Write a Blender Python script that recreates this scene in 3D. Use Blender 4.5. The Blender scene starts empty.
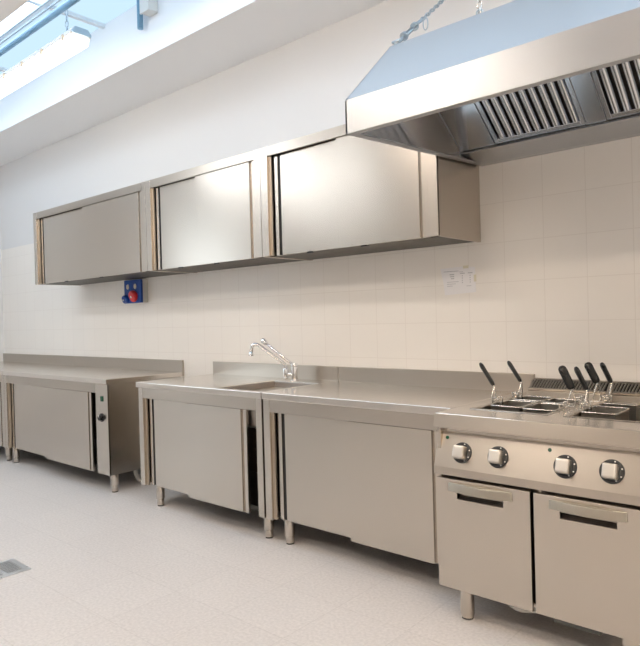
import bpy, bmesh, math, random
from mathutils import Vector, Matrix
random.seed(4)
S = bpy.context.scene
COL = S.collection

# ------------------------------------------------------------------ materials
def new_mat(name):
    m = bpy.data.materials.new(name); m.use_nodes = True
    nt = m.node_tree
    for n in list(nt.nodes):
        if n.type != 'OUTPUT_MATERIAL': nt.nodes.remove(n)
    return m, nt, [n for n in nt.nodes if n.type == 'OUTPUT_MATERIAL'][0]

def plain(name, col, rough=.5, metal=0., noise=0., scale=30., coat=0.):
    m, nt, out = new_mat(name)
    b = nt.nodes.new('ShaderNodeBsdfPrincipled')
    b.inputs['Base Color'].default_value = (*col, 1)
    b.inputs['Roughness'].default_value = rough
    b.inputs['Metallic'].default_value = metal
    b.inputs['Coat Weight'].default_value = coat
    if noise:
        tc = nt.nodes.new('ShaderNodeTexCoord'); no = nt.nodes.new('ShaderNodeTexNoise')
        no.inputs['Scale'].default_value = scale
        nt.links.new(tc.outputs['Object'], no.inputs['Vector'])
        mr = nt.nodes.new('ShaderNodeMapRange')
        mr.inputs['To Min'].default_value = rough - noise; mr.inputs['To Max'].default_value = rough + noise
        nt.links.new(no.outputs['Fac'], mr.inputs['Value']); nt.links.new(mr.outputs[0], b.inputs['Roughness'])
    nt.links.new(b.outputs[0], out.inputs[0])
    return m

def steel(name, col, rough, grain=(2, 2, 220), bump=.006, dr=.004, aniso=.6, tan=(0, 0, 1)):
    """brushed stainless steel: fine stretched grain in the gloss, slight sheet waviness"""
    m, nt, out = new_mat(name)
    b = nt.nodes.new('ShaderNodeBsdfPrincipled')
    b.inputs['Metallic'].default_value = 1
    b.inputs['Anisotropic'].default_value = aniso
    tv = nt.nodes.new('ShaderNodeCombineXYZ')
    for i in range(3): tv.inputs[i].default_value = tan[i]
    nt.links.new(tv.outputs[0], b.inputs['Tangent'])
    tc = nt.nodes.new('ShaderNodeTexCoord')
    mp = nt.nodes.new('ShaderNodeMapping'); mp.inputs['Scale'].default_value = grain
    nt.links.new(tc.outputs['Object'], mp.inputs['Vector'])
    g = nt.nodes.new('ShaderNodeTexNoise'); g.inputs['Scale'].default_value = 1; g.inputs['Detail'].default_value = 3
    nt.links.new(mp.outputs[0], g.inputs['Vector'])
    w = nt.nodes.new('ShaderNodeTexNoise'); w.inputs['Scale'].default_value = 2.2; w.inputs['Detail'].default_value = 1
    nt.links.new(tc.outputs['Object'], w.inputs['Vector'])
    mr = nt.nodes.new('ShaderNodeMapRange')
    mr.inputs['To Min'].default_value = rough - dr; mr.inputs['To Max'].default_value = rough + dr
    nt.links.new(w.outputs['Fac'], mr.inputs['Value']); nt.links.new(mr.outputs[0], b.inputs['Roughness'])
    b.inputs['Base Color'].default_value = (*col, 1)
    bp = nt.nodes.new('ShaderNodeBump'); bp.inputs['Strength'].default_value = bump; bp.inputs['Distance'].default_value = .05
    nt.links.new(w.outputs['Fac'], bp.inputs['Height']); nt.links.new(bp.outputs[0], b.inputs['Normal'])
    nt.links.new(b.outputs[0], out.inputs[0])
    return m

def emit(name, col, strength):
    m, nt, out = new_mat(name)
    e = nt.nodes.new('ShaderNodeEmission'); e.inputs['Color'].default_value = (*col, 1); e.inputs['Strength'].default_value = strength
    nt.links.new(e.outputs[0], out.inputs[0])
    return m

def tiled(name, tile, grout, w, h, off, axes, msize, rough, split=None, paint=None, var=.0, offset=0., speck=0.):
    """ceramic tiles with grout lines; optional plain paint above a height"""
    m, nt, out = new_mat(name)
    b = nt.nodes.new('ShaderNodeBsdfPrincipled')
    geo = nt.nodes.new('ShaderNodeNewGeometry')
    sp = nt.nodes.new('ShaderNodeSeparateXYZ'); nt.links.new(geo.outputs['Position'], sp.inputs[0])
    cb = nt.nodes.new('ShaderNodeCombineXYZ')
    for k in (0, 1):
        ad = nt.nodes.new('ShaderNodeMath'); ad.operation = 'SUBTRACT'; ad.inputs[1].default_value = off[k] - 40*(w, h)[k]
        nt.links.new(sp.outputs[axes[k]], ad.inputs[0]); nt.links.new(ad.outputs[0], cb.inputs[k])
    br = nt.nodes.new('ShaderNodeTexBrick')
    br.offset = offset; br.offset_frequency = 2; br.squash = 1
    br.inputs['Scale'].default_value = 1; br.inputs['Brick Width'].default_value = w; br.inputs['Row Height'].default_value = h
    br.inputs['Mortar Size'].default_value = msize; br.inputs['Mortar Smooth'].default_value = .3; br.inputs['Bias'].default_value = 0
    br.inputs['Color1'].default_value = (*tile, 1); br.inputs['Color2'].default_value = (*[c*(1-var) for c in tile], 1)
    br.inputs['Mortar'].default_value = (*grout, 1)
    nt.links.new(cb.outputs[0], br.inputs['Vector'])
    colr = br.outputs['Color']
    if speck:
        no = nt.nodes.new('ShaderNodeTexNoise'); no.inputs['Scale'].default_value = 70; no.inputs['Detail'].default_value = 4
        nt.links.new(geo.outputs['Position'], no.inputs['Vector'])
        rp = nt.nodes.new('ShaderNodeMapRange'); rp.inputs['From Min'].default_value = .35; rp.inputs['From Max'].default_value = .65
        rp.inputs['To Min'].default_value = 1 - speck; rp.inputs['To Max'].default_value = 1 + speck*.4
        nt.links.new(no.outputs['Fac'], rp.inputs['Value'])
        vm = nt.nodes.new('ShaderNodeVectorMath'); vm.operation = 'SCALE'
        nt.links.new(colr, vm.inputs[0]); nt.links.new(rp.outputs[0], vm.inputs['Scale']); colr = vm.outputs[0]
    if split is not None:
        gt = nt.nodes.new('ShaderNodeMath'); gt.operation = 'GREATER_THAN'; gt.inputs[1].default_value = split
        nt.links.new(sp.outputs[2], gt.inputs[0])
        mx = nt.nodes.new('ShaderNodeMixRGB'); mx.inputs['Color2'].default_value = (*paint, 1)
        nt.links.new(gt.outputs[0], mx.inputs['Fac']); nt.links.new(colr, mx.inputs['Color1']); colr = mx.outputs[0]
        rr = nt.nodes.new('ShaderNodeMapRange'); rr.inputs['To Min'].default_value = rough; rr.inputs['To Max'].default_value = .7
        nt.links.new(gt.outputs[0], rr.inputs['Value']); nt.links.new(rr.outputs[0], b.inputs['Roughness'])
    else:
        b.inputs['Roughness'].default_value = rough
    nt.links.new(colr, b.inputs['Base Color'])
    nt.links.new(b.outputs[0], out.inputs[0])
    return m

ST = (.58, .53, .47)
M = dict(
    steel=steel('brushed_steel', ST, .27, (300, 300, 4), aniso=.7),
    steel_h=steel('brushed_steel_lengthwise', (.52, .47, .41), .30, (4, 300, 300), aniso=.6),
    steel_top=steel('worktop_steel', (.77, .72, .66), .20, (6, 300, 6), .012, .012, .5, (0, 1, 0)),
    steel_hood=steel('hood_steel', (.51, .525, .545), .36, (6, 900, 900)),
    galv_shaded=plain('shade_darkened_galvanised', (.14, .13, .115), .5, 1, .06, 12),  # galvanised sheet, colour darkened to deepen the shade under the cabinets
    satin=plain('satin_steel', (.58, .52, .44), .38, 1),
    polished=plain('polished_steel', (.60, .57, .54), .10, 1, .03, 6),
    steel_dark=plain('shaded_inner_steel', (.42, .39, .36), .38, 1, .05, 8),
    filter=steel('filter_steel', (.80, .83, .88), .20, (900, 6, 6), .01, .012, .0),
    chrome=plain('chrome', (.80, .81, .83), .08, 1, .03, 12),
    zinc=plain('zinc_plated', (.46, .54, .60), .34, 1, .08, 60),
    bronze=plain('satin_handle_metal', (.52, .49, .42), .34, 1, .05, 20),
    wire=plain('wire_steel', (.70, .68, .64), .2, 1, .05, 40),
    mesh=plain('basket_mesh_steel', (.36, .34, .31), .4, 1, .08, 200),
    black=plain('black_plastic', (.006, .006, .006), .28, 0, .03, 50),
    bezel=plain('dial_black', (.03, .032, .035), .4, 0, .05, 50),
    traydark=plain('dark_grey_tray', (.10, .105, .095), .5, 0, .05, 30),
    slot_shade=plain('slot_shade_backing', (.06, .055, .05), .4, 1, .05, 20),  # near-black colour stands in for shade in the gaps between baffles
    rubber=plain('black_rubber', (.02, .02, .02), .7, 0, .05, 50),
    knob=plain('knob_satin', (.66, .63, .58), .34, 1),
    mark=plain('dial_print', (.8, .8, .78), .6),
    green=plain('green_lens', (.002, .07, .035), .3, 0, .02, 20),
    blue=plain('blue_plastic', (.001, .055, .30), .5, 0, .05, 40),
    red=plain('red_plastic', (.62, .03, .03), .35, 0, .05, 40),
    ivory=plain('ivory_plastic', (.62, .58, .48), .45, 0, .05, 40),
    greyp=plain('grey_plastic', (.50, .49, .46), .5, 0, .05, 40),
    white=plain('white_plastic', (.72, .71, .68), .4, 0, .05, 40),
    paint=plain('white_paint', (.78, .775, .765), .7, 0, .05, 5),
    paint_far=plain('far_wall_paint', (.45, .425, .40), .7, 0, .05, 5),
    ceil=plain('ceiling_paint', (.89, .895, .905), .8, 0, .05, 5),
    paper=plain('paper', (.86, .85, .86), .8, 0, .03, 40),
    ink=plain('grey_ink', (.52, .52, .54), .8),
    tape=plain('tape', (.74, .70, .56), .4),
    conduit=plain('blue_conduit', (.16, .33, .48), .35, 0, .05, 30),
    cable=plain('pale_cable', (.38, .47, .55), .5, 0, .05, 30),
    lamp=plain('lamp_housing', (.62, .60, .57), .45, 0, .05, 20),
    clip=plain('lamp_clip', (.55, .43, .30), .5, 0, .05, 20),
    grate=plain('drain_steel', (.78, .79, .80), .3, 1, .08, 30),
    hole=plain('dark_pit', (.01, .01, .01), .9),
    alu=plain('skylight_frame_paint', (.75, .80, .84), .5, 0, .05, 20),
    water=plain('oily_water', (.05, .045, .035), .06, 0, .02, 10, .3),
    tube=emit('lamp_glow', (1.0, .95, .86), 3.5),
    tube_warm=emit('room_lamp_glow', (1.0, .80, .62), 33.0),
    tube_white=emit('room_lamp_white_glow', (.92, .965, 1.0), 19.0),
    added_glow=emit('added_window_glow', (.84, .93, 1.0), 2.2),  # glow of the added, unseen window in the left wall
    tube_mid=emit('room_lamp_neutral_glow', (1.0, .87, .74), 22.0),
    sky_soft=emit('frosted_skylight_glow', (.60, .82, 1.0), .85),
    sky_clear=emit('clear_skylight_glow', (.66, .82, 1.0), 3.8),
    floor=tiled('floor_tiles', (.66, .63, .612), (.595, .565, .548), .37, .37, (-.24, -1.85), (0, 1), .003, .42, speck=.10, var=.03),
    wall=tiled('wall_tiles', (.88, .845, .795), (.80, .76, .71), .222, .222, (1.211, 1.730), (0, 2), .0022, .28, split=2.29, paint=(.77, .765, .757), var=.012),
)

# ------------------------------------------------------------------ mesh helpers
def B(): return bmesh.new()

def box(bm, x0, x1, y0, y1, z0, z1, mat=None):
    vs = [bm.verts.new(p) for p in ((x0,y0,z0),(x1,y0,z0),(x1,y1,z0),(x0,y1,z0),(x0,y0,z1),(x1,y0,z1),(x1,y1,z1),(x0,y1,z1))]
    if mat is not None:
        for v in vs: v.co = mat @ v.co
    for f in ((0,3,2,1),(4,5,6,7),(0,1,5,4),(1,2,6,5),(2,3,7,6),(3,0,4,7)): bm.faces.new([vs[i] for i in f])
    return bm

def prism(bm, poly, a0, a1, axis='X'):
    """polygon extruded along an axis; poly is (y,z) for X, (x,z) for Y, (x,y) for Z"""
    f = {'X': lambda p, a: (a, p[0], p[1]), 'Y': lambda p, a: (p[0], a, p[1]), 'Z': lambda p, a: (p[0], p[1], a)}[axis]
    A = [bm.verts.new(f(p, a0)) for p in poly]; Bv = [bm.verts.new(f(p, a1)) for p in poly]
    n = len(poly); fs = [bm.faces.new(A), bm.faces.new(Bv[::-1])]
    for i in range(n): fs.append(bm.faces.new((A[i], Bv[i], Bv[(i+1) % n], A[(i+1) % n])))
    bmesh.ops.recalc_face_normals(bm, faces=fs)
    return bm

def cyl(bm, p0, p1, r0, r1=None, seg=20, cap=True):
    p0, p1 = Vector(p0), Vector(p1); r1 = r0 if r1 is None else r1
    d = (p1-p0).normalized(); u = d.orthogonal().normalized(); w = d.cross(u)
    a = [bm.verts.new(p0 + r0*(math.cos(t)*u + math.sin(t)*w)) for t in [2*math.pi*i/seg for i in range(seg)]]
    b = [bm.verts.new(p1 + r1*(math.cos(t)*u + math.sin(t)*w)) for t in [2*math.pi*i/seg for i in range(seg)]]
    for i in range(seg):
        f = bm.faces.new((a[i], a[(i+1) % seg], b[(i+1) % seg], b[i])); f.smooth = True
    if cap: bm.faces.new(a[::-1]); bm.faces.new(b)
    return bm

def tube(bm, pts, r, seg=10, closed=False, radii=None):
    pts = [Vector(p) for p in pts]; n = len(pts); rings = []; prev = None
    for i, p in enumerate(pts):
        if closed: d = pts[(i+1) % n] - pts[i-1]
        else: d = pts[min(i+1, n-1)] - pts[max(i-1, 0)]
        d.normalize()
        if prev is None: u = d.orthogonal().normalized()
        else:
            u = prev - d*prev.dot(d)
            u = u.normalized() if u.length > 1e-6 else d.orthogonal().normalized()
        prev = u; w = d.cross(u); rr = radii[i] if radii else r
        rings.append([bm.verts.new(p + rr*(math.cos(t)*u + math.sin(t)*w)) for t in [2*math.pi*k/seg for k in range(seg)]])
    for i in range(n if closed else n-1):
        a, b = rings[i], rings[(i+1) % n]
        off = 0
        if closed and i == n-1:
            off = min(range(seg), key=lambda o: (a[0].co - b[o].co).length)
        for k in range(seg):
            f = bm.faces.new((a[k], a[(k+1) % seg], b[(k+1+off) % seg], b[(k+off) % seg])); f.smooth = True
    if not closed: bm.faces.new(rings[0][::-1]); bm.faces.new(rings[-1])
    return bm

def arc_pts(pts, r=.02, n=5):
    """round the corners of a polyline"""
    pts = [Vector(p) for p in pts]; out = [pts[0]]
    for i in range(1, len(pts)-1):
        a, b, c = pts[i-1], pts[i], pts[i+1]
        rr = min(r, (a-b).length*.45, (c-b).length*.45)
        p = b + (a-b).normalized()*rr; q = b + (c-b).normalized()*rr
        for k in range(n+1):
            t = k/n; out.append((1-t)**2*p + 2*t*(1-t)*b + t*t*q)
    out.append(pts[-1]); return out

def slab(bm, xs, ys, z0, z1, holes=(), plane='XY'):
    """a slab made of grid cells with some cells left open, one clean surface"""
    f = {'XY': lambda x, y, z: (x, y, z), 'XZ': lambda x, y, z: (x, z, y)}[plane]
    V = {}
    def v(i, j, k):
        if (i, j, k) not in V: V[i, j, k] = bm.verts.new(f(xs[i], ys[j], (z0, z1)[k]))
        return V[i, j, k]
    nx, ny = len(xs)-1, len(ys)-1
    solid = lambda i, j: 0 <= i < nx and 0 <= j < ny and (i, j) not in holes
    fs = []
    for i in range(nx):
        for j in range(ny):
            if not solid(i, j): continue
            for k in (0, 1): fs.append(bm.faces.new((v(i,j,k), v(i+1,j,k), v(i+1,j+1,k), v(i,j+1,k))))
            for di, dj, a, b in ((-1,0,(i,j),(i,j+1)), (1,0,(i+1,j),(i+1,j+1)), (0,-1,(i,j),(i+1,j)), (0,1,(i,j+1),(i+1,j+1))):
                if not solid(i+di, j+dj): fs.append(bm.faces.new((v(*a,0), v(*b,0), v(*b,1), v(*a,1))))
    bmesh.ops.recalc_face_normals(bm, faces=fs)
    return bm

def mesh_obj(name, bm, mat, parent=None, org=(0, 0, 0), bevel=0., seg=2):
    if any(org): bmesh.ops.translate(bm, verts=bm.verts, vec=-Vector(org))
    me = bpy.data.meshes.new(name); bm.to_mesh(me); bm.free()
    me.materials.append(M[mat] if isinstance(mat, str) else mat)
    o = bpy.data.objects.new(name, me); COL.objects.link(o)
    if parent is not None: o.parent = parent
    if bevel:
        md = o.modifiers.new('bevel', 'BEVEL'); md.width = bevel; md.segments = seg; md.limit_method = 'ANGLE'; md.angle_limit = math.radians(40)
        md.harden_normals = False
    return o

def struct(name, bm, mat, bevel=0.):
    o = mesh_obj(name, bm, mat, bevel=bevel); o['kind'] = 'structure'; return o

class Thing:
    def __init__(s, name, loc, label, cat, group=None):
        s.o = bpy.data.objects.new(name, None); COL.objects.link(s.o); s.o.empty_display_size = .05
        s.o.location = loc; s.loc = Vector(loc); s.o['label'] = label; s.o['category'] = cat
        if group: s.o['group'] = group
    def part(s, name, bm, mat, bevel=0., parent=None, label=None, seg=2):
        o = mesh_obj(name, bm, mat, parent or s.o, s.loc, bevel, seg)
        if label: o['label'] = label
        return o

def single(name, bm, mat, loc, label, cat, group=None, bevel=0.):
    o = mesh_obj(name, bm, mat, None, loc, bevel); o.location = loc
    o['label'] = label; o['category'] = cat
    if group: o['group'] = group
    return o

# ------------------------------------------------------------------ the room
XL, XR, YF, ZC, ZS = -5.43, 4.30, -6.3, 3.33, 3.74
YN, YO = -.578, -1.545            # the two edges of the skylight opening
struct('floor', box(B(), XL-.15, XR+.15, YF-.15, .15, -.12, 0), 'floor')
struct('wall_back', box(B(), XL-.15, XR+.15, 0, .15, 0, 3.95), 'wall')
struct('wall_left', box(B(), XL-.15, XL, YF, 0, 0, 3.95), 'paint')
struct('wall_right', box(B(), XR, XR+.15, YF, 0, 0, 3.95), 'paint')
struct('wall_front', box(B(), XL-.15, XR+.15, YF-.15, YF, 0, 3.95), 'paint_far')
bm = B(); box(bm, XL, XR, YN, 0, ZC, ZS+.2); box(bm, XL, XR, YF, YO, ZC, ZS+.2)
struct('ceiling', bm, 'ceil')
bm = B()
for x in (-5.40, -3.35, -1.9, -.05, 1.53, 3.2):
    box(bm, x-.02, x+.02, YO, YN, ZS-.01, ZS+.05)
box(bm, XL, XR, -1.10, -1.06, ZS-.015, ZS+.05)
wf = struct('window_1', bm, 'alu')
for n, a, b, mt in (('frosted_pane', -1.06, YN, 'sky_soft'), ('clear_pane', YO, -1.10, 'sky_clear')):
    mesh_obj(n, box(B(), XL, XR, a, b, ZS+.02, ZS+.03), mt, wf)

b = slab(B(), [-5.0, -4.93, -3.47, -3.4], [.9, .97, 2.83, 2.9], XL+.002, XL+.05, {(1, 1)})  # unseen window, added to brighten the room and reflect in the steel doors
for v in b.verts: v.co = Vector((v.co.z, v.co.x, v.co.y))
w2 = struct('window_added', b, 'alu')
mesh_obj('added_pane', box(B(), XL+.004, XL+.012, -4.94, -3.46, .96, 2.84), 'added_glow', w2)

# ------------------------------------------------------------------ sliding-door cabinets
def add_door(th, a, b, yd, z0, z1, left=False, right=False, t=.02, lip=.028, ch=.024, deep=.036):
    """sliding door panel; a deep finger channel with a bent lip runs down its outer edge, a black strip stands in for its shade"""
    p = [(a, yd)]; shade_strips = []
    e = .001
    if left:
        p += [(a+lip, yd), (a+lip+e, yd+deep), (a+lip+ch, yd+deep), (a+lip+ch+e, yd)]; shade_strips.append((a+lip+.0015, a+lip+ch-.0005))
    if right:
        p += [(b-lip-ch-e, yd), (b-lip-ch, yd+.014), (b-lip-e, yd+.014), (b-lip, yd)]
    p += [(b, yd)]
    p += [(b, yd+t)]
    if left: p += [(a+lip+ch+.004, yd+t), (a+lip+ch+.004, yd+deep+.003), (a, yd+deep+.003)]
    else: p += [(a, yd+t)]
    d = th.part('sliding_door', prism(B(), p, z0, z1, 'Z'), 'steel', .0012)
    for q in shade_strips: th.part('channel_shade', box(B(), q[0], q[1], yd+.009, yd+deep-.0005, z0+.002, z1-.002), 'rubber', parent=d, label='black strip standing in for shade in the finger channel')  # black strip put in for the shade inside the channel
    return d

def carcass(x0, x1, yf, yb, z0, z1, hdr, ls, rs, rec_l=.032, rec_r=.0, zd=None):
    bm = B(); t = .018
    box(bm, x0, x0+t, yf+.004, yb, z0, z1); box(bm, x1-t, x1, yf+.004, yb, z0, z1)          # sides
    #                                         # bottom
    box(bm, x0+t, x1-t, yb-.015, yb, z0+.022, z1)                                             # back
    box(bm, x0+t, x1-t, yf+.02, yb-.015, z1-.02, z1)                                          # top
    box(bm, x0, x0+ls, yf, yf+.016, z0, z1); box(bm, x1-rs, x1, yf, yf+.016, z0, z1)          # stiles
    return bm

def bottom_panel(th, x0, x1, yf, yb, z0, ls, z1):
    th.part('inner_post', box(B(), x0+ls-.002, x0+ls+.021, yf+.0165, yf+.03, z0+.004, z1), 'satin')
    th.part('bottom_panel', box(B(), x0+.018, x1-.018, yf+.08, yb-.015, z0+.004, z0+.022), 'galv_shaded', label='underside sheet darkened to deepen the shade below')
    th.part('front_sill', box(B(), x0+.018, x1-.018, yf+.0765, yf+.0795, z0+.004, z0+.03), 'galv_shaded')

def header_bm(x0, x1, yf, z0, z1):
    return box(B(), x0, x1, yf+.0015, yf+.016, z0, z1)

def leg(th, x, y, h, r=.032, foot=.0255, name='leg', cap=.058):
    o = th.part(name, cyl(cyl(B(), (x,y,cap-.004), (x,y,h), r, r*.98), (x,y,.007), (x,y,cap+.004), foot, foot), 'steel', .0015)
    th.part('foot_pad', cyl(B(), (x,y,0), (x,y,.008), foot-.002), 'rubber', parent=o)
    return o

# --- three wall cabinets
WY, WZ0, WZ1 = -.4763, 1.742, 2.447
def wall_cabinet(x0, x1, mid, label):
    th = Thing('wall_cabinet', ((x0+x1)/2, 0, WZ0), label, 'cabinet', 'steel wall cabinets above the counters')
    x0 += .0015; x1 -= .0015; hd = .062
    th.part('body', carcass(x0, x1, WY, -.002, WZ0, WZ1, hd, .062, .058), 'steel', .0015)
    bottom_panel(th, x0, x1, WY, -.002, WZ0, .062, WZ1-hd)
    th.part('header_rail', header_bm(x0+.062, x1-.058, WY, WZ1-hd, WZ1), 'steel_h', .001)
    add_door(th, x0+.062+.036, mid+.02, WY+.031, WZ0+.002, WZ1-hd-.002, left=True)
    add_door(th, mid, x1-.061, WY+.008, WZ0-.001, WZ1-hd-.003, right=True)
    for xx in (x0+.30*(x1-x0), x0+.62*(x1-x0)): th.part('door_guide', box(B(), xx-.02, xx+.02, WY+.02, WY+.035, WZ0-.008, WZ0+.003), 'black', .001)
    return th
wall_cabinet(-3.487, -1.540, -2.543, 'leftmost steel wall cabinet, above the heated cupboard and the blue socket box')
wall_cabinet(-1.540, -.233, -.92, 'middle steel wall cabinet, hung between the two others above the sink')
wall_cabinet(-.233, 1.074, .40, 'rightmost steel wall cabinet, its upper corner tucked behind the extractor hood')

# --- base cabinets
CF, CB, BZ, TZ = -.733, -.03, .143, .862
def worktop(th, x0, x1, hole=None, splash=None):
    sx0, sx1 = splash or (x0, x1)
    if hole:
        hx0, hx1, hy0, hy1 = hole
        b = slab(B(), [x0, hx0, hx1, x1], [-.745, hy0, hy1, -.0185], .860, .9, {(1, 1)})
    else:
        b = box(B(), x0, x1, -.745, -.0185, .860, .9)
    w = th.part('worktop', b, 'steel_top', .004, seg=3)
    th.part('upstand', box(B(), sx0, sx1, -.018, -.001, .862, 1.0), 'steel_h', .002)
    return w

def base_cabinet(x0, x1, mid, label, wt, legs, rdoor=None, ls=.052, rs=.055, hole=None, splash=None, hd=.074, kind='base_cabinet', grp='steel base cabinets along the wall'):
    th = Thing(kind, ((x0+x1)/2, CF, 0), label, 'cabinet', grp)
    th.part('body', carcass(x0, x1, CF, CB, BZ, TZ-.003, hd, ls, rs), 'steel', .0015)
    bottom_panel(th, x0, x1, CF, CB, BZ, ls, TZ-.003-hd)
    th.part('header_rail', header_bm(x0+ls, x1-rs, CF, TZ-.003-hd, TZ-.003), 'steel_h', .001)
    zt = TZ-.003-hd
    add_door(th, x0+ls+.036, mid+.02, CF+.034, BZ+.006, zt-.006, left=True)
    add_door(th, mid, rdoor or x1-rs-.003, CF+.008, BZ-.002, zt-.003, right=True)
    worktop(th, *wt, hole=hole, splash=splash)
    for (lx, ly) in legs: leg(th, lx, ly, BZ+.006)
    return th

base_cabinet(XL+.004, -3.664, -4.55, 'steel base cabinet at the far left edge, mostly cut off by the picture frame',
             (XL+.003, -3.664), [(-3.745, -.672), (-5.3, -.672), (-3.745, -.13), (-5.3, -.13)])
wc = base_cabinet(-3.660, -1.752, -2.84, 'steel heated cupboard with a green lamp and a black dial on its right post',
             (-3.662, -1.745), [(-3.572, -.672), (-1.79, -.668), (-3.572, -.13), (-1.79, -.13)], rdoor=-2.015, rs=.178)
b = B(); cyl(b, (-1.833, CF+.001, .742), (-1.833, CF-.004, .742), .019, seg=16)
wc.part('indicator_light', box(B(), -1.846, -1.818, CF-.008, CF+.001, .722, .764), 'green', .003, label='green indicator lamp')
b.free()
k = wc.part('thermostat_dial', cyl(cyl(B(), (-1.842, CF+.001, .594), (-1.842, CF-.006, .594), .034), (-1.842, CF-.005, .594), (-1.842, CF-.028, .594), .024, .021), 'black', .002, label='black thermostat dial')
wc.part('dial_mark', box(B(), -1.844, -1.840, CF-.030, CF-.0275, .600, .615), 'mark', parent=k)

HOLE = (-.455, -.024, -.705, -.178)
sk = base_cabinet(-1.318, -.0115, -.76, 'steel sink cabinet with its right door slid open a hand width',
             (-1.333, -.0025), [(-1.17, -.668), (-.05, -.660), (-1.17, -.13), (-.05, -.13)], rdoor=-.158, rs=.05, hole=HOLE, splash=(-1.333, -.002))
b = B(); hx0, hx1, hy0, hy1 = HOLE; d = .66
vs = [[b.verts.new(p) for p in ((hx0+i, hy0+i, z), (hx1-i, hy0+i, z), (hx1-i, hy1-i, z), (hx0+i, hy1-i, z))] for i, z in ((-.004, .8985), (.004, .893), (.02, d+.02), (.04, d))]
for r in range(3):
    for i in range(4): b.faces.new((vs[r][i], vs[r][(i+1) % 4], vs[r+1][(i+1) % 4], vs[r+1][i]))
b.faces.new(vs[3]); bmesh.ops.recalc_face_normals(b, faces=b.faces)
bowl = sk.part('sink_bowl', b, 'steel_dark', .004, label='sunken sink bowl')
sk.part('drain_plug', cyl(B(), (-.24, -.44, d), (-.24, -.44, d+.006), .04), 'chrome', .002, parent=bowl)

base_cabinet(.004, 1.262, .642, 'plain steel base cabinet between the sink cabinet and the pasta cooker',
             (.0025, 1.268), [(.125, -.658), (1.16, -.35), (.125, -.13), (1.16, -.13)], splash=(.002, 1.37))

# --- mixer tap on the sink
tp = Thing('mixer_tap', (-.295, -.14, .9), 'chrome long-lever mixer tap standing behind the sink bowl', 'tap')
tp.part('base', cyl(cyl(B(), (-.295,-.14,.9), (-.295,-.14,.908), .032), (-.295,-.14,.906), (-.295,-.14,1.0), .0235, .0235, 24), 'chrome', .002)
tp.part('head', cyl(cyl(B(), (-.295,-.14,.999), (-.295,-.14,1.022), .027, .024), (-.345,-.175,.93), (-.345,-.175,.985), .02), 'chrome', .002)
b = B(); cyl(b, (-.30,-.143,.945), (-.345,-.175,.945), .014); cyl(b, (-.345,-.175,.91), (-.345,-.175,.932), .0155, .0155)
tp.part('valve', b, 'chrome', .001)
sp = arc_pts([(-.345,-.175,.98), (-.345,-.178,1.015), (-.452,-.335,1.163), (-.476,-.365,1.162), (-.484,-.370,1.098)], .03, 6)
b = B(); tube(b, sp, .0125, 12); cyl(b, (-.484,-.370,1.108), (-.484,-.370,1.085), .016)
tp.part('spout', b, 'chrome')
b = B(); tube(b, [(-.295,-.14,1.012), (-.33,-.175,1.045), (-.425,-.285,1.17)], .0095, 10); tube(b, [(-.417,-.277,1.160), (-.424,-.284,1.169), (-.438,-.297,1.188), (-.446,-.305,1.198)], .016, 12, radii=[.009, .017, .019, .010])
tp.part('lever', b, 'chrome')

# --- white drain pipe below, between heated cupboard and sink cabinet
single('drain_pipe', tube(B(), arc_pts([(-1.90, -.30, .138), (-1.935, -.40, .11), (-1.87, -.40, .018), (-1.72, -.36, .018), (-1.45, -.12, .018)], .09, 6), .017, 12), 'white', (-1.9, -.4, 0),
       'white bent drain pipe on the floor behind the sink cabinet\'s left post', 'pipe')

# ------------------------------------------------------------------ pasta cooker range
RX0, RX1 = 1.274, 2.150
rg = Thing('pasta_cooker', ((RX0+RX1)/2, -.88, 0), 'steel twin-well pasta cooker range with four dials and two doors, at the right', 'cooker')
b = B()
box(b, RX0+.006, RX0+.022, -.885, -.03, .137, .846); box(b, RX1-.022, RX1-.006, -.885, -.03, .137, .846)
box(b, RX0+.022, RX1-.022, -.86, -.03, .137, .155); box(b, RX0+.022, RX1-.022, -.05, -.03, .155, .846)
box(b, RX0+.022, RX1-.022, -.855, -.84, .61, .846); box(b, 1.70, 1.722, -.84, -.80, .155, .62)
rg.part('body', b, 'steel', .0015)
W1, W2 = (1.375, 1.695), (1.800, 2.100)
WYs = (-.70, -.20)
rg.part('top_plate', slab(B(), [RX0, W1[0], W1[1], W2[0], W2[1], RX1], [-.894, WYs[0], WYs[1], -.03], .842, .9, {(1,1), (3,1)}), 'steel_top', .005, seg=3)
rg.part('front_rail', prism(B(), [(-.8945,.898), (-.909,.842), (-.909,.839), (-.893,.839), (-.893,.898)], RX0-.001, RX1+.001, 'X'), 'steel_h', .0015)
for (a, c) in (W1, W2):
    b = B(); y0, y1 = WYs
    v = [[b.verts.new(p) for p in ((a-i, y0-i, z), (c+i, y0-i, z), (c+i, y1+i, z), (a-i, y1+i, z))] for i, z in ((.022, .9003), (.020, .9025), (.004, .9025), (0, .900), (-.004, .60))]
    for r in range(4):
        for i in range(4): b.faces.new((v[r][i], v[r][(i+1) % 4], v[r+1][(i+1) % 4], v[r+1][i]))
    b.faces.new(v[4]); bmesh.ops.recalc_face_normals(b, faces=b.faces)
    w = rg.part('well', b, 'steel', .0015)
    rg.part('water', box(B(), a+.004, c-.004, y0+.004, y1-.004, .60, .815), 'water', parent=w, label='dark water in the well')
rg.part('control_panel', prism(B(), [(-.858,.815), (-.912,.668), (-.912,.634), (-.886,.634), (-.836,.815)], RX0, RX1, 'X'), 'steel_h', .0025)
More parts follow.
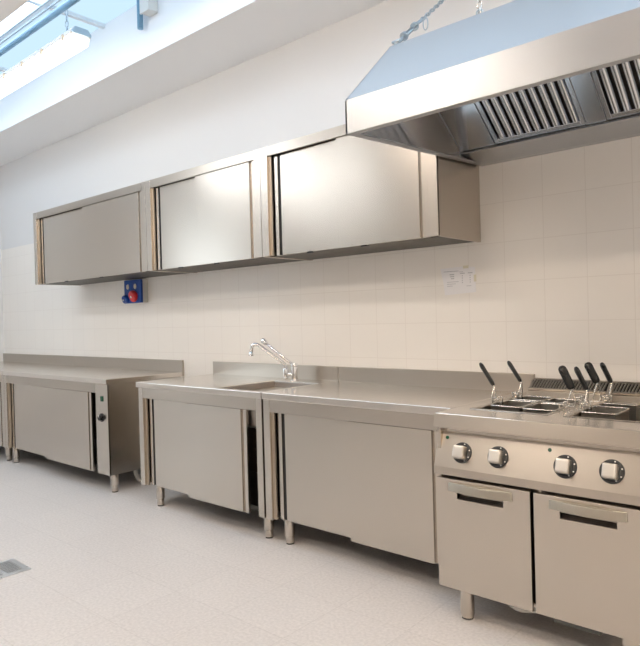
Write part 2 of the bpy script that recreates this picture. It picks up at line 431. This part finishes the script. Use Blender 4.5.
# slanted panel frame: origin on the panel, u along X, n outward
pn = Vector((0, -(.815-.668), .054)).normalized(); pn = Vector((0, -.147, .054)).normalized()
pup = Vector((0, .054, .147)).normalized()
def on_panel(z): return -.858 + (-.912+.858)*(.815-z)/(.815-.668)
def panel_mat(x, z):
    m = Matrix.Identity(4)
    for i, ax in enumerate((Vector((1,0,0)), pup, pn)):
        for r in range(3): m[r][i] = ax[r]
    m.translation = Vector((x, on_panel(z), z)); return m
for i, (x, z) in enumerate(((1.401,.735), (1.566,.737), (1.842,.735), (2.012,.739))):
    mt = panel_mat(x, z)
    b = B(); cyl(b, mt @ Vector((0,0,-.002)), mt @ Vector((0,0,.006)), .046, .044, 32)
    bz = rg.part('dial_bezel', b, 'bezel', .0015, label='black dial ring')
    b = B(); box(b, -.026, .026, -.030, .026, .0, .044, mt)
    rg.part('dial_knob', b, 'knob', .008, label='square satin knob', parent=bz, seg=3)
    for t in (75, 20, -25, -60):
        c, s_ = math.cos(math.radians(t)), math.sin(math.radians(t))
        rg.part('dial_mark', box(B(), .038*c-.0025, .038*c+.0025, .038*s_-.0025, .038*s_+.0025, .0055, .0072, mt), 'mark', parent=bz, label='white printed dot on the dial ring')
for x, z in ((1.320, .790), (1.776, .788)):
    mt = panel_mat(x, z)
    rg.part('indicator_light', cyl(B(), mt @ Vector((0,0,-.002)), mt @ Vector((0,0,.004)), .0085, .007, 16), 'green', .001, label='small green indicator lamp')
def range_door(x0, x1, h0, h1, p0, p1):
    b = slab(B(), [x0, p0, p1, x1], [.137, .534, .581, .618], -.904, -.886, {(1, 1)}, 'XZ')
    d = rg.part('door', b, 'steel', .002)
    b = B()
    q = [[b.verts.new(p) for p in ((p0, y, .534+i), (p1, y, .534+i), (p1, y, .581), (p0, y, .581))] for i, y in ((0, -.902), (.012, -.868))]
    for i in range(4): b.faces.new((q[0][i], q[0][(i+1) % 4], q[1][(i+1) % 4], q[1][i]))
    b.faces.new(q[1])
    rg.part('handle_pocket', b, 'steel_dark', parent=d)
    b = B(); n = 14; A = []
    for i in range(n+1):
        t = i/n; x = h0 + (h1-h0)*t; bow = .020*(1-(2*t-1)**2)
        A.append([b.verts.new(p) for p in ((x, -.9035, .603), (x, -.908-bow, .603), (x, -.912-bow, .567), (x, -.9035, .567))])
    for i in range(n):
        for k in range(4): b.faces.new((A[i][k], A[i+1][k], A[i+1][(k+1) % 4], A[i][(k+1) % 4]))
    b.faces.new(A[0]); b.faces.new(A[-1][::-1]); bmesh.ops.recalc_face_normals(b, faces=b.faces)
    rg.part('handle', b, 'bronze', .002, parent=d, label='bowed satin grip bar')
range_door(1.280, 1.705, 1.342, 1.630, 1.380, 1.590)
range_door(1.719, 2.144, 1.782, 2.066, 1.823, 2.030)
for x, y in ((1.385, -.845), (2.05, -.845), (1.385, -.14), (2.05, -.14)): leg(rg, x, y, .139, .031, .028, cap=.022)
# rear flue with slotted grilles
rg.part('flue', prism(B(), [(-.175,.899), (-.172,.928), (-.160,.932), (-.098,.982), (-.032,.982), (-.032,.899)], 1.392, RX1, 'X'), 'steel_h', .0015)
ft = Vector((0, .062, .050)).normalized(); fnn = Vector((0, -.050, .062)).normalized()
for a, c in ((1.402, 1.772), (1.802, 2.140)):
    b = B(); n = int((c-a)/.0142)
    o_ = Vector((0, -.160, .932))
    def P(x, s, h): return Vector((x, 0, 0)) + o_ + ft*s + fnn*h
    def qbox(x0, x1, s0, s1, h0, h1, sk=0):
        vs = [b.verts.new(P(x + sk*(s-s0)/(s1-s0), s, h)) for h in (h0, h1) for x, s in ((x0,s0), (x1,s0), (x1,s1), (x0,s1))]
        for f in ((0,3,2,1),(4,5,6,7),(0,1,5,4),(1,2,6,5),(2,3,7,6),(3,0,4,7)): b.faces.new([vs[i] for i in f])
    for i in range(n):
        x = a + (c-a)*i/n; qbox(x, x+.0060, .008, .074, .001, .009, .009)
    qbox(a-.006, c+.006, .0, .009, .0005, .011); qbox(a-.006, c+.006, .072, .079, .0005, .011)
    g = rg.part('flue_grille', b, 'steel_h')
    b = B(); qbox(a, c+.006, .004, .076, .0003, .0012)
    rg.part('slot_backing', b, 'hole', parent=g)
# things under the cooker
rg.part('waste_pipe', tube(B(), arc_pts([(1.535,-.70,.150), (1.565,-.82,.122), (1.62,-.845,.112), (1.69,-.80,.112), (1.74,-.66,.112)], .05, 5), .021, 12), 'greyp', label='grey plastic waste pipe under the cooker')
rg.part('drip_tray', box(B(), 1.775, 1.955, -.872, -.55, .106, .1365), 'traydark', .003)

# --- pasta baskets with black handles
GB = 'wire pasta baskets in the pasta cooker'
def basket(label, hook, into, low, tip, wide, y_len=.20, x_len=.145):
    """hook: point on the well edge the bracket sits on; into: +1/-1 direction of the basket body along X; tip: handle end"""
    hk = Vector(hook); tipv = Vector(tip); lowv = Vector(low)
    th = Thing('pasta_basket', hk, label, 'basket', GB)
    x0 = hk.x + into*.012; x1 = x0 + into*x_len
    ya, yb = hk.y - y_len/2, hk.y + y_len/2; zt = .904
    xa, xb = min(x0, x1), max(x0, x1)
    b = B()
    t_ = .010; zb = .74
    ring = lambda i, z: [b.verts.new(p) for p in ((xa+i, ya+i, z), (xb-i, ya+i, z), (xb-i, yb-i, z), (xa+i, yb-i, z))]
    r0, r1, r2 = ring(.003, zt), ring(.010, zb), ring(.006, zt)
    for i in range(4): b.faces.new((r0[i], r0[(i+1) % 4], r1[(i+1) % 4], r1[i]))
    b.faces.new(r1)
    for v in r2: b.verts.remove(v)
    body = th.part('basket_body', b, 'mesh')
    th.part('rim', tube(B(), [p for p in arc_pts([(xa,(ya+yb)/2,zt), (xa,ya,zt), (xb,ya,zt), (xb,yb,zt), (xa,yb,zt), (xa,(ya+yb)/2+.001,zt)], .02, 4)], .0042, 8), 'wire', parent=body)
    ex = hk.x - into*.010
    b = B()
    for s in (-1, 1):
        y = hk.y + s*.026
        tube(b, arc_pts([(ex, y, .9055), (ex, y, .930), (x0+into*.004, y, .930), (x0+into*.004, y, .895)], .008, 4), .0034, 8)
    tube(b, [(ex, hk.y-.034, .9305), (ex, hk.y+.034, .9305)], .004, 8)
    th.part('hook_bracket', b, 'wire')
    d = (tipv - lowv); L = d.length; d.normalize()
    neck = lowv
    b = B(); base = Vector((lowv.x - .006, lowv.y, .912))
    sw = Vector((0, 1, 0)) if not wide else Vector((.6, .8, 0))
    for s in (-1, 1):
        tube(b, arc_pts([Vector((hk.x, hk.y + s*.024, .928)), Vector((hk.x, hk.y + s*.024, .912)), base + sw*s*.017 , base + sw*s*.021 + Vector((.003, 0, .024)), neck + sw*s*.003 - d*.004, neck + d*.02], .006, 3), .0028, 8)
    th.part('handle_wire', b, 'wire')
    # capsule grip, flattened
    view = Vector((.62, -.78, 0)); view -= d*view.dot(d); view.normalize(); side = d.cross(view)
    wv, wt = (side, view) if wide else (view, side)
    ha, hb_ = (.0185, .0105)
    kL = L/.117
    b = B(); rings = []; n = 12
    prof = [(0, .35), (.004, .75), (.012, .95), (.03, 1.0), (.07, 1.0), (.092, 1.05), (.104, .98), (.112, .75), (.117, .4)]
    for s, k in prof:
        rings.append([b.verts.new(neck + d*s*kL + wv*ha*k*math.cos(2*math.pi*i/n) + wt*hb_*k*math.sin(2*math.pi*i/n)) for i in range(n)])
    for r in range(len(rings)-1):
        for i in range(n):
            f = b.faces.new((rings[r][i], rings[r][(i+1) % n], rings[r+1][(i+1) % n], rings[r+1][i])); f.smooth = True
    b.faces.new(rings[0][::-1]); b.faces.new(rings[-1]); bmesh.ops.recalc_face_normals(b, faces=b.faces)
    th.part('handle', b, 'black', label='black plastic grip')
    return th
basket('pasta basket at the cooker\'s left edge, nearest the front, with a slim black handle', (1.383, -.50, .9), 1, (1.370, -.50, .984), (1.299, -.50, 1.093), False)
basket('pasta basket behind the front left one, its slim black handle before the steel upstand', (1.386, -.28, .9), 1, (1.410, -.28, .984), (1.343, -.28, 1.088), False, y_len=.15)
basket('pasta basket whose broad black handle stands leftmost of the four right-hand handles', (1.714, -.52, .9), -1, (1.746, -.52, .991), (1.700, -.52, 1.092), True)
basket('pasta basket whose slim black handle stands between the two broad black handles', (1.790, -.49, .9), 1, (1.800, -.49, .987), (1.752, -.49, 1.087), False)
basket('pasta basket with the broad black handle standing between two slim ones', (1.712, -.31, .9), -1, (1.788, -.31, 1.000), (1.743, -.31, 1.093), True, y_len=.15)
basket('pasta basket with the slim black handle furthest right', (1.792, -.215, .9), 1, (1.821, -.215, .993), (1.778, -.215, 1.087), False, y_len=.15)

# ------------------------------------------------------------------ extractor hood
HX0, HX1 = 1.090, 3.05
P0, P1, P2 = (-1.245, 2.102), (-1.245, 2.243), (-.898, 2.577)
hd = Thing('extractor_hood', ((HX0+HX1)/2, 0, 2.17), 'large sloping steel extractor hood hung from chains above the pasta cooker', 'extractor hood')
hd.part('front_fascia', prism(B(), [P0, P1, (P1[0]+.012, P1[1]-.004), (P0[0]+.012, P0[1]+.004)], HX0, HX1, 'X'), 'steel_hood', .0015)
hd.part('sloping_panel', prism(B(), [P1, P2, (P2[0]+.004, P2[1]-.012), (P1[0]+.012, P1[1]-.004)], HX0, HX1, 'X'), 'steel_hood', .001)
hd.part('top_panel', prism(B(), [(P2[0], P2[1]), (-.003, 2.577), (-.003, 2.565), (P2[0]+.004, 2.565)], HX0, HX1, 'X'), 'steel_hood')
endp = [P0, P1, P2, (-.003, 2.577), (-.003, 2.172)]
for a, c in ((HX0, HX0+.010), (HX1-.010, HX1)):
    hd.part('end_panel', prism(B(), endp, a, c, 'X'), 'steel_hood', .001)
b = B()
prism(b, [(-1.225, 2.112), (-1.225, 2.235), (-.890, 2.560), (-.775, 2.560), (-.285, 2.205), (-.285, 2.172)], HX0+.0102, HX0+.0125, 'X')
hd.part('end_liner', b, 'polished')
b = B()
prism(b, [(-1.244, 2.101), (-1.244, 2.109), (-1.205, 2.112), (-1.205, 2.104)], HX0, HX1, 'X')
sl = (2.172-2.102)/1.245
prism(b, [(-1.235, 2.1015), (-1.235, 2.1085), (-.003, 2.179), (-.003, 2.172)], HX0, HX0+.035, 'X')
hd.part('lip', b, 'steel_hood', .001)
# filter plane
FA, FB = Vector((0, -.262, 2.206)), Vector((0, -.770, 2.575))
fd = (FB-FA).normalized(); fL = (FB-FA).length - .012; fn = Vector((0, -fd.z, fd.y))      # fn points down / towards the room
fn = Vector((0, -fd.z, fd.y)); 
if fn.z > 0: fn = -fn
def fbox(bm, x0, x1, s0, s1, h0, h1):
    vs = [bm.verts.new(FA + Vector((x, 0, 0)) + fd*s + fn*h) for h in (h0, h1) for x, s in ((x0,s0), (x1,s0), (x1,s1), (x0,s1))]
    fs = [bm.faces.new([vs[i] for i in f]) for f in ((0,3,2,1),(4,5,6,7),(0,1,5,4),(1,2,6,5),(2,3,7,6),(3,0,4,7))]
    bmesh.ops.recalc_face_normals(bm, faces=fs)
fill = [(HX0+.011, 1.296), (1.756, 1.842), (2.304, 2.388), (2.850, HX1-.011)]
for a, c in fill:
    b = B(); fbox(b, a, c, 0, fL, -.012, .006); hd.part('blank_panel', b, 'filter', .001)
for a, c in ((1.300, 1.752), (1.846, 2.300), (2.392, 2.846)):
    b = B(); fbox(b, a, c, 0, fL, -.030, -.026)
    fl = hd.part('baffle_filter', b, 'slot_shade', label='baffle grease filter')
    b = B(); e = .030
    fbox(b, a, a+.020, 0, fL, -.026, .004); fbox(b, c-.020, c, 0, fL, -.026, .004); fbox(b, a+.020, c-.020, 0, e, -.026, .004); fbox(b, a+.020, c-.020, fL-e, fL, -.026, .004)
    hd.part('filter_frame', b, 'filter', .0015, parent=fl)
    n = 9; pit = (c-a-.04)/n
    b = B()
    for i in range(n):
        x = a + .02 + pit*(i+.5); w = pit*.36
        # arched rib
        ks = 6; rows = []
        for s in (e-.004, fL-e+.004):
            rows.append([b.verts.new(FA + Vector((x + w*math.cos(math.pi*k/ks), 0, 0)) + fd*s + fn*(-.020 + .024*math.sin(math.pi*k/ks))) for k in range(ks+1)])
        for k in range(ks):
            f = b.faces.new((rows[0][k], rows[0][k+1], rows[1][k+1], rows[1][k])); f.smooth = True
    bmesh.ops.recalc_face_normals(b, faces=b.faces)
    hd.part('baffles', b, 'filter', parent=fl)
b = B()
prism(b, [(-.272, 2.188), (-.095, 2.160), (-.095, 2.168), (-.270, 2.197)], HX0+.011, HX1-.011, 'X')
prism(b, [(-.095, 2.160), (-.003, 2.172), (-.003, 2.180), (-.095, 2.168)], HX0+.011, HX1-.011, 'X')
hd.part('grease_gutter', b, 'steel_hood', .0008)

# --- chains
def chain_links(bm, p, q, pitch=.027, r=.0034):
    p, q = Vector(p), Vector(q); d = (q-p); n = max(1, int(d.length/pitch)); d.normalize(); u = d.orthogonal().normalized(); v = d.cross(u)
    for i in range(n):
        c = p + (q-p)*((i+.5)/n); s = (u if i % 2 else v); L = pitch*.72; w = .0095
        pts = [c + d*(L-w)*sg*.72*1 + (d*math.cos(t)*w*sg*0) for sg in ()]
        pts = []
        for k in range(12):
            t = 2*math.pi*k/12; pts.append(c + d*(math.cos(t)*w + (L-w)*.55*(1 if math.cos(t) > 0 else -1)) + s*math.sin(t)*w)
        tube(bm, pts, r, 6, closed=True)
A = Vector((1.120, -.893, 2.582)); W_ = Vector((1.120, -.004, 3.306)); dd = (W_-A).normalized()
c1 = Thing('hood_chain', A, 'slanting chain with a turnbuckle, tied from the hood\'s left top corner to the wall', 'chain', 'chains holding the extractor hood')
b = B(); chain_links(b, A + dd*.30, W_ - dd*.01); c1.part('links', b, 'zinc')
b = B(); side = Vector((1, 0, 0))
for s in (-1, 1): tube(b, [A + dd*.09 + side*s*.016, A + dd*.21 + side*s*.016], .006, 8)
for t in (.09, .21): cyl(b, A + dd*(t-.008), A + dd*(t+.008), .020, seg=12)
cyl(b, A + dd*.045, A + dd*.10, .006, seg=10); cyl(b, A + dd*.20, A + dd*.255, .006, seg=10)
c1.part('turnbuckle', b, 'zinc')
b = B(); tube(b, [A + dd*.03 + dd*.028*math.cos(t) + Vector((0, .3, .95)).cross(dd)*0 + side*.018*math.sin(t) for t in [2*math.pi*k/14 for k in range(14)]], .006, 8, closed=True)
cyl(b, A - Vector((.02, 0, -.01)), A + Vector((.02, 0, .01)), .007, seg=10)
tube(b, [A + dd*.275 + dd*.028*math.cos(t) + side*.014*math.sin(t) for t in [2*math.pi*k/14 for k in range(14)]], .0055, 8, closed=True)
c1.part('shackle', b, 'zinc')
R0 = A + dd*.315
b = B(); tube(b, [R0 + Vector((.012+.013*math.sin(t), 0, -.030 + .030*math.cos(t))) for t in [2*math.pi*k/14 for k in range(14)]], .003, 6, closed=True)
c1.part('hanging_ring', b, 'zinc')
c2 = Thing('hood_chain', (1.530, -.880, 2.577), 'upright chain rising from the hood\'s top edge near the picture\'s top', 'chain', 'chains holding the extractor hood')
b = B(); chain_links(b, (1.530, -.880, 2.580), (1.530, -.880, ZS-.012)); c2.part('links', b, 'wire')
b = B(); tube(b, [(1.53+.014*math.sin(t), -.880, 2.590+.012*math.cos(t)) for t in [2*math.pi*k/12 for k in range(12)]], .004, 6, closed=True); c2.part('eye_bolt', b, 'zinc')

# ------------------------------------------------------------------ small things on the wall
sx0, sx1, sz0, sz1 = -2.525, -2.255, 1.520, 1.733
sb = Thing('socket_box', ((sx0+sx1)/2, 0, sz0), 'blue industrial socket box with a round red socket, under the leftmost wall cabinet', 'socket box')
sb.part('back_box', box(B(), sx0, sx1, -.055, -.001, sz0, sz1), 'greyp', .003, label='grey back box')
sb.part('front_plate', box(B(), sx0-.001, sx1+.001, -.080, -.054, sz0-.001, sz1+.001), 'blue', .005, label='blue front plate')
b = B()
for x in (sx0+.125,): box(b, x-.003, x+.003, -.0835, -.079, sz0+.07, sz1-.004)
sb.part('plate_ridge', b, 'blue', .001)
for x in (sx0+.065, sx0+.185):
    b = B(); cyl(b, (x, -.079, sz1-.062), (x, -.088, sz1-.062), .019, .016, 20)
    for v in b.verts: v.co.z = sz1-.062 + (v.co.z-(sz1-.062))*1.35
    sb.part('fuse_window', b, 'ivory', .001, label='ivory oval window')
def socket(x, z, r, mt, lab):
    dv = Vector((-.05, -1, -.30)).normalized(); o0 = Vector((x, -.074, z))
    b = B(); cyl(b, o0, o0 + dv*.032, r, r*1.04, 28)
    s = sb.part('socket', b, mt, .004, label=lab)
    b = B(); cyl(b, o0 + dv*.032, o0 + dv*.039, r*.98, r*.92, 28); cyl(b, o0 + dv*.037, o0 + dv*.045, r*.2, r*.18, 12)
    sb.part('socket_lid', b, mt, .002, parent=s)
    b = B(); cyl(b, o0 + dv*.043, o0 + dv*.048, r*.22, r*.2, 14)
    sb.part('lid_stud', b, 'mark', parent=s, label='white stud')
socket(sx0+.170, sz0+.066, .052, 'red', 'round red socket')
socket(sx0+.040, sz0+.042, .038, 'blue', 'round blue socket')

pa = Thing('paper_notice', (.918, 0, 1.53), 'white printed paper sheet taped to the wall tiles beside the hood', 'paper')
b = B()
q = [(.804,1.608), (.965,1.612), (1.030,1.604), (1.034,1.459), (.832,1.449), (.822,1.53)]
prism(b, q, -.0024, -.0012, 'Y'); pa.part('sheet', b, 'paper')
b = B()
def ln(x0, x1, z, h=.004): box(b, x0, x1, -.0030, -.0023, z, z+h)
ln(.825, .925, 1.586); ln(.93, .955, 1.580, .003)
for k in range(3): ln(.866+.004*k, .896, 1.566-.012*k, .006)
for x in (.935, .985):
    ln(x, x+.03, 1.570, .005)
    for k in range(4): ln(x+.011, x+.017, 1.555-.013*k, .006)
for k in range(3): ln(.848, .925-.02*k, 1.524-.012*k, .003)
ln(.975, 1.005, 1.496, .003)
pa.part('printed_lines', b, 'ink', label='lines of small grey print')
for q in ((.955, .990, 1.600, 1.616), (1.022, 1.038, 1.52, 1.56)): pa.part('tape', box(B(), q[0], q[1], -.0032, -.0026, q[2], q[3]), 'tape')

# ------------------------------------------------------------------ floor drain
dx0, dx1, dy0, dy1 = -.985, -.745, -2.04, -1.80
fdn = Thing('floor_drain', ((dx0+dx1)/2, (dy0+dy1)/2, 0), 'square steel floor drain grate in the pale floor, at the left edge', 'drain')
fdn.part('frame', slab(B(), [dx0, dx0+.028, dx1-.028, dx1], [dy0, dy0+.028, dy1-.028, dy1], 0.0003, .006, {(1, 1)}), 'grate', .001)
b = B(); n = 8
for i in range(n):
    x = dx0+.028 + (dx1-dx0-.056)*(i+.5)/n; box(b, x-.0058, x+.0058, dy0+.026, dy1-.026, .001, .0052)
box(b, dx0+.026, dx1-.026, (dy0+dy1)/2-.008, (dy0+dy1)/2+.008, .001, .005)
fdn.part('grate_bars', b, 'grate', .0008)
fdn.part('pit', box(B(), dx0+.026, dx1-.026, dy0+.026, dy1-.026, .0003, .0009), 'hole')

# ------------------------------------------------------------------ lamps and services overhead
def strip_lamp(loc, L, glow, label, grp, zc_top, housing='lamp', warm=False):
    x0, x1 = loc[0]-L/2, loc[0]+L/2; y, z = loc[1], loc[2]
    th = Thing('strip_lamp', loc, label, 'lamp', grp)
    th.part('housing', prism(B(), [(y-.075, z+.002), (y-.077, z+.020), (y-.050, z+.055), (y+.050, z+.055), (y+.077, z+.020), (y+.075, z+.002)], x0, x1, 'X'), housing, .003)
    th.part('end_cap', prism(B(), [(y-.070, z+.004), (y-.074, z+.020), (y-.048, z+.053), (y+.048, z+.053), (y+.074, z+.020), (y+.070, z+.004)], x1, x1+.012, 'X'), 'zinc', .002)
    d = th.part('diffuser', prism(B(), [(y-.070, z+.001), (y-.060, z-.055), (y+.060, z-.055), (y+.070, z+.001)], x0+.012, x1-.012, 'X'), glow, .006, label='glowing diffuser')
    b = B()
    for k in range(5):
        xx = x0 + L*(k+.35)/4.7
        for s in (-1, 1): box(b, xx-.012, xx+.012, y+s*.078-.005, y+s*.078+.005, z-.018, z+.02)
    th.part('clips', b, 'clip', .002)
    for xx in (x0+.14, x1-.14):
        b = B(); chain_links(b, (xx, y-.03, z+.056), (xx, y-.03, zc_top), .04, .0035)
        th.part('hanging_chain', b, 'cable')
    return th
strip_lamp((-2.20, -1.04, 3.372), 1.55, 'tube', 'glowing strip lamp hanging on thin chains below the skylight, top left', None, ZS-.016)
n_ = 0
for y in (-2.50, -3.95):
    for x in (-2.6, .2, 3.0):
        n_ += 1
        strip_lamp((x, y, 3.22), 1.5, 'tube_white' if x < -1 else 'tube_mid' if x < 1 else 'tube_warm', f'strip lamp over the {"left end" if x < -1 else "middle" if x < 1 else "right end"} of the room, in the row {"nearest to" if y > -3 else "furthest from"} the counters', 'ceiling strip lamps over the room', ZC-.001)

pipe = lambda pts, r, seg=14: tube(B(), pts, r, seg)
single('conduit_pipe', pipe([(XL+.002, -1.133, 3.560), (XR-.002, -1.133, 3.560)], .024), 'conduit', (XL+.002, -1.133, 3.56), 'thick blue conduit pipe running under the skylight behind the strip lamp', 'pipe')
for k, (yy, zz) in enumerate(((-1.185, 3.575), (-1.215, 3.595))):
    single('cable', pipe([(XL+.002, yy, zz), (XR-.002, yy, zz)], .0065, 8), 'cable', (XL+.002, yy, zz),
           ('thin pale cable running right beside the thick blue conduit', 'thin pale cable furthest up and left, beyond the other cable')[k], 'cable')
single('hanging_pipe', pipe([(-1.325, -.62, 3.528), (-1.325, -.62, ZS+.018)], .022), 'conduit', (-1.325, -.62, 3.528), 'short blue pipe end hanging down beside the junction box, top of the picture', 'pipe')
jb = Thing('junction_box', (-1.215, YN, 3.60), 'small pale junction box on the skylight well side, right of the hanging pipe', 'junction box')
jb.part('box', box(B(), -1.262, -1.155, YN-.07, YN-.001, 3.605, 3.725), 'white', .006)
jb.part('cover', box(B(), -1.266, -1.150, YN-.085, YN-.069, 3.600, 3.730), 'white', .004)

# ------------------------------------------------------------------ world, camera, view
w = bpy.data.worlds.new('sky'); S.world = w; w.use_nodes = True
w.node_tree.nodes['Background'].inputs['Color'].default_value = (.75, .88, 1, 1)
w.node_tree.nodes['Background'].inputs['Strength'].default_value = 1.0

cam = bpy.data.cameras.new('camera'); co = bpy.data.objects.new('camera', cam); COL.objects.link(co)
cam.sensor_fit = 'HORIZONTAL'; cam.sensor_width = 36; cam.lens = 36*627.117/640; cam.clip_start = .05
Rm = Matrix(((0.75376056, 0.65658672, -0.02718276), (0.01522806, 0.02390169, 0.99959833), (0.6569727, -0.75387173, 0.00801761)))
m4 = Rm.transposed().to_4x4(); m4.translation = (2.72729235, -3.32077393, 1.33407607)
co.matrix_world = m4
S.camera = co
S.view_settings.view_transform = 'Standard'; S.view_settings.look = 'None'; S.view_settings.gamma = 1
S.view_settings.use_curve_mapping = False
S.view_settings.exposure = 0.35
S.cycles.max_bounces = 10; S.cycles.diffuse_bounces = 6; S.cycles.glossy_bounces = 6
S.cycles.use_denoising = True
S.cycles.sample_clamp_indirect = 8
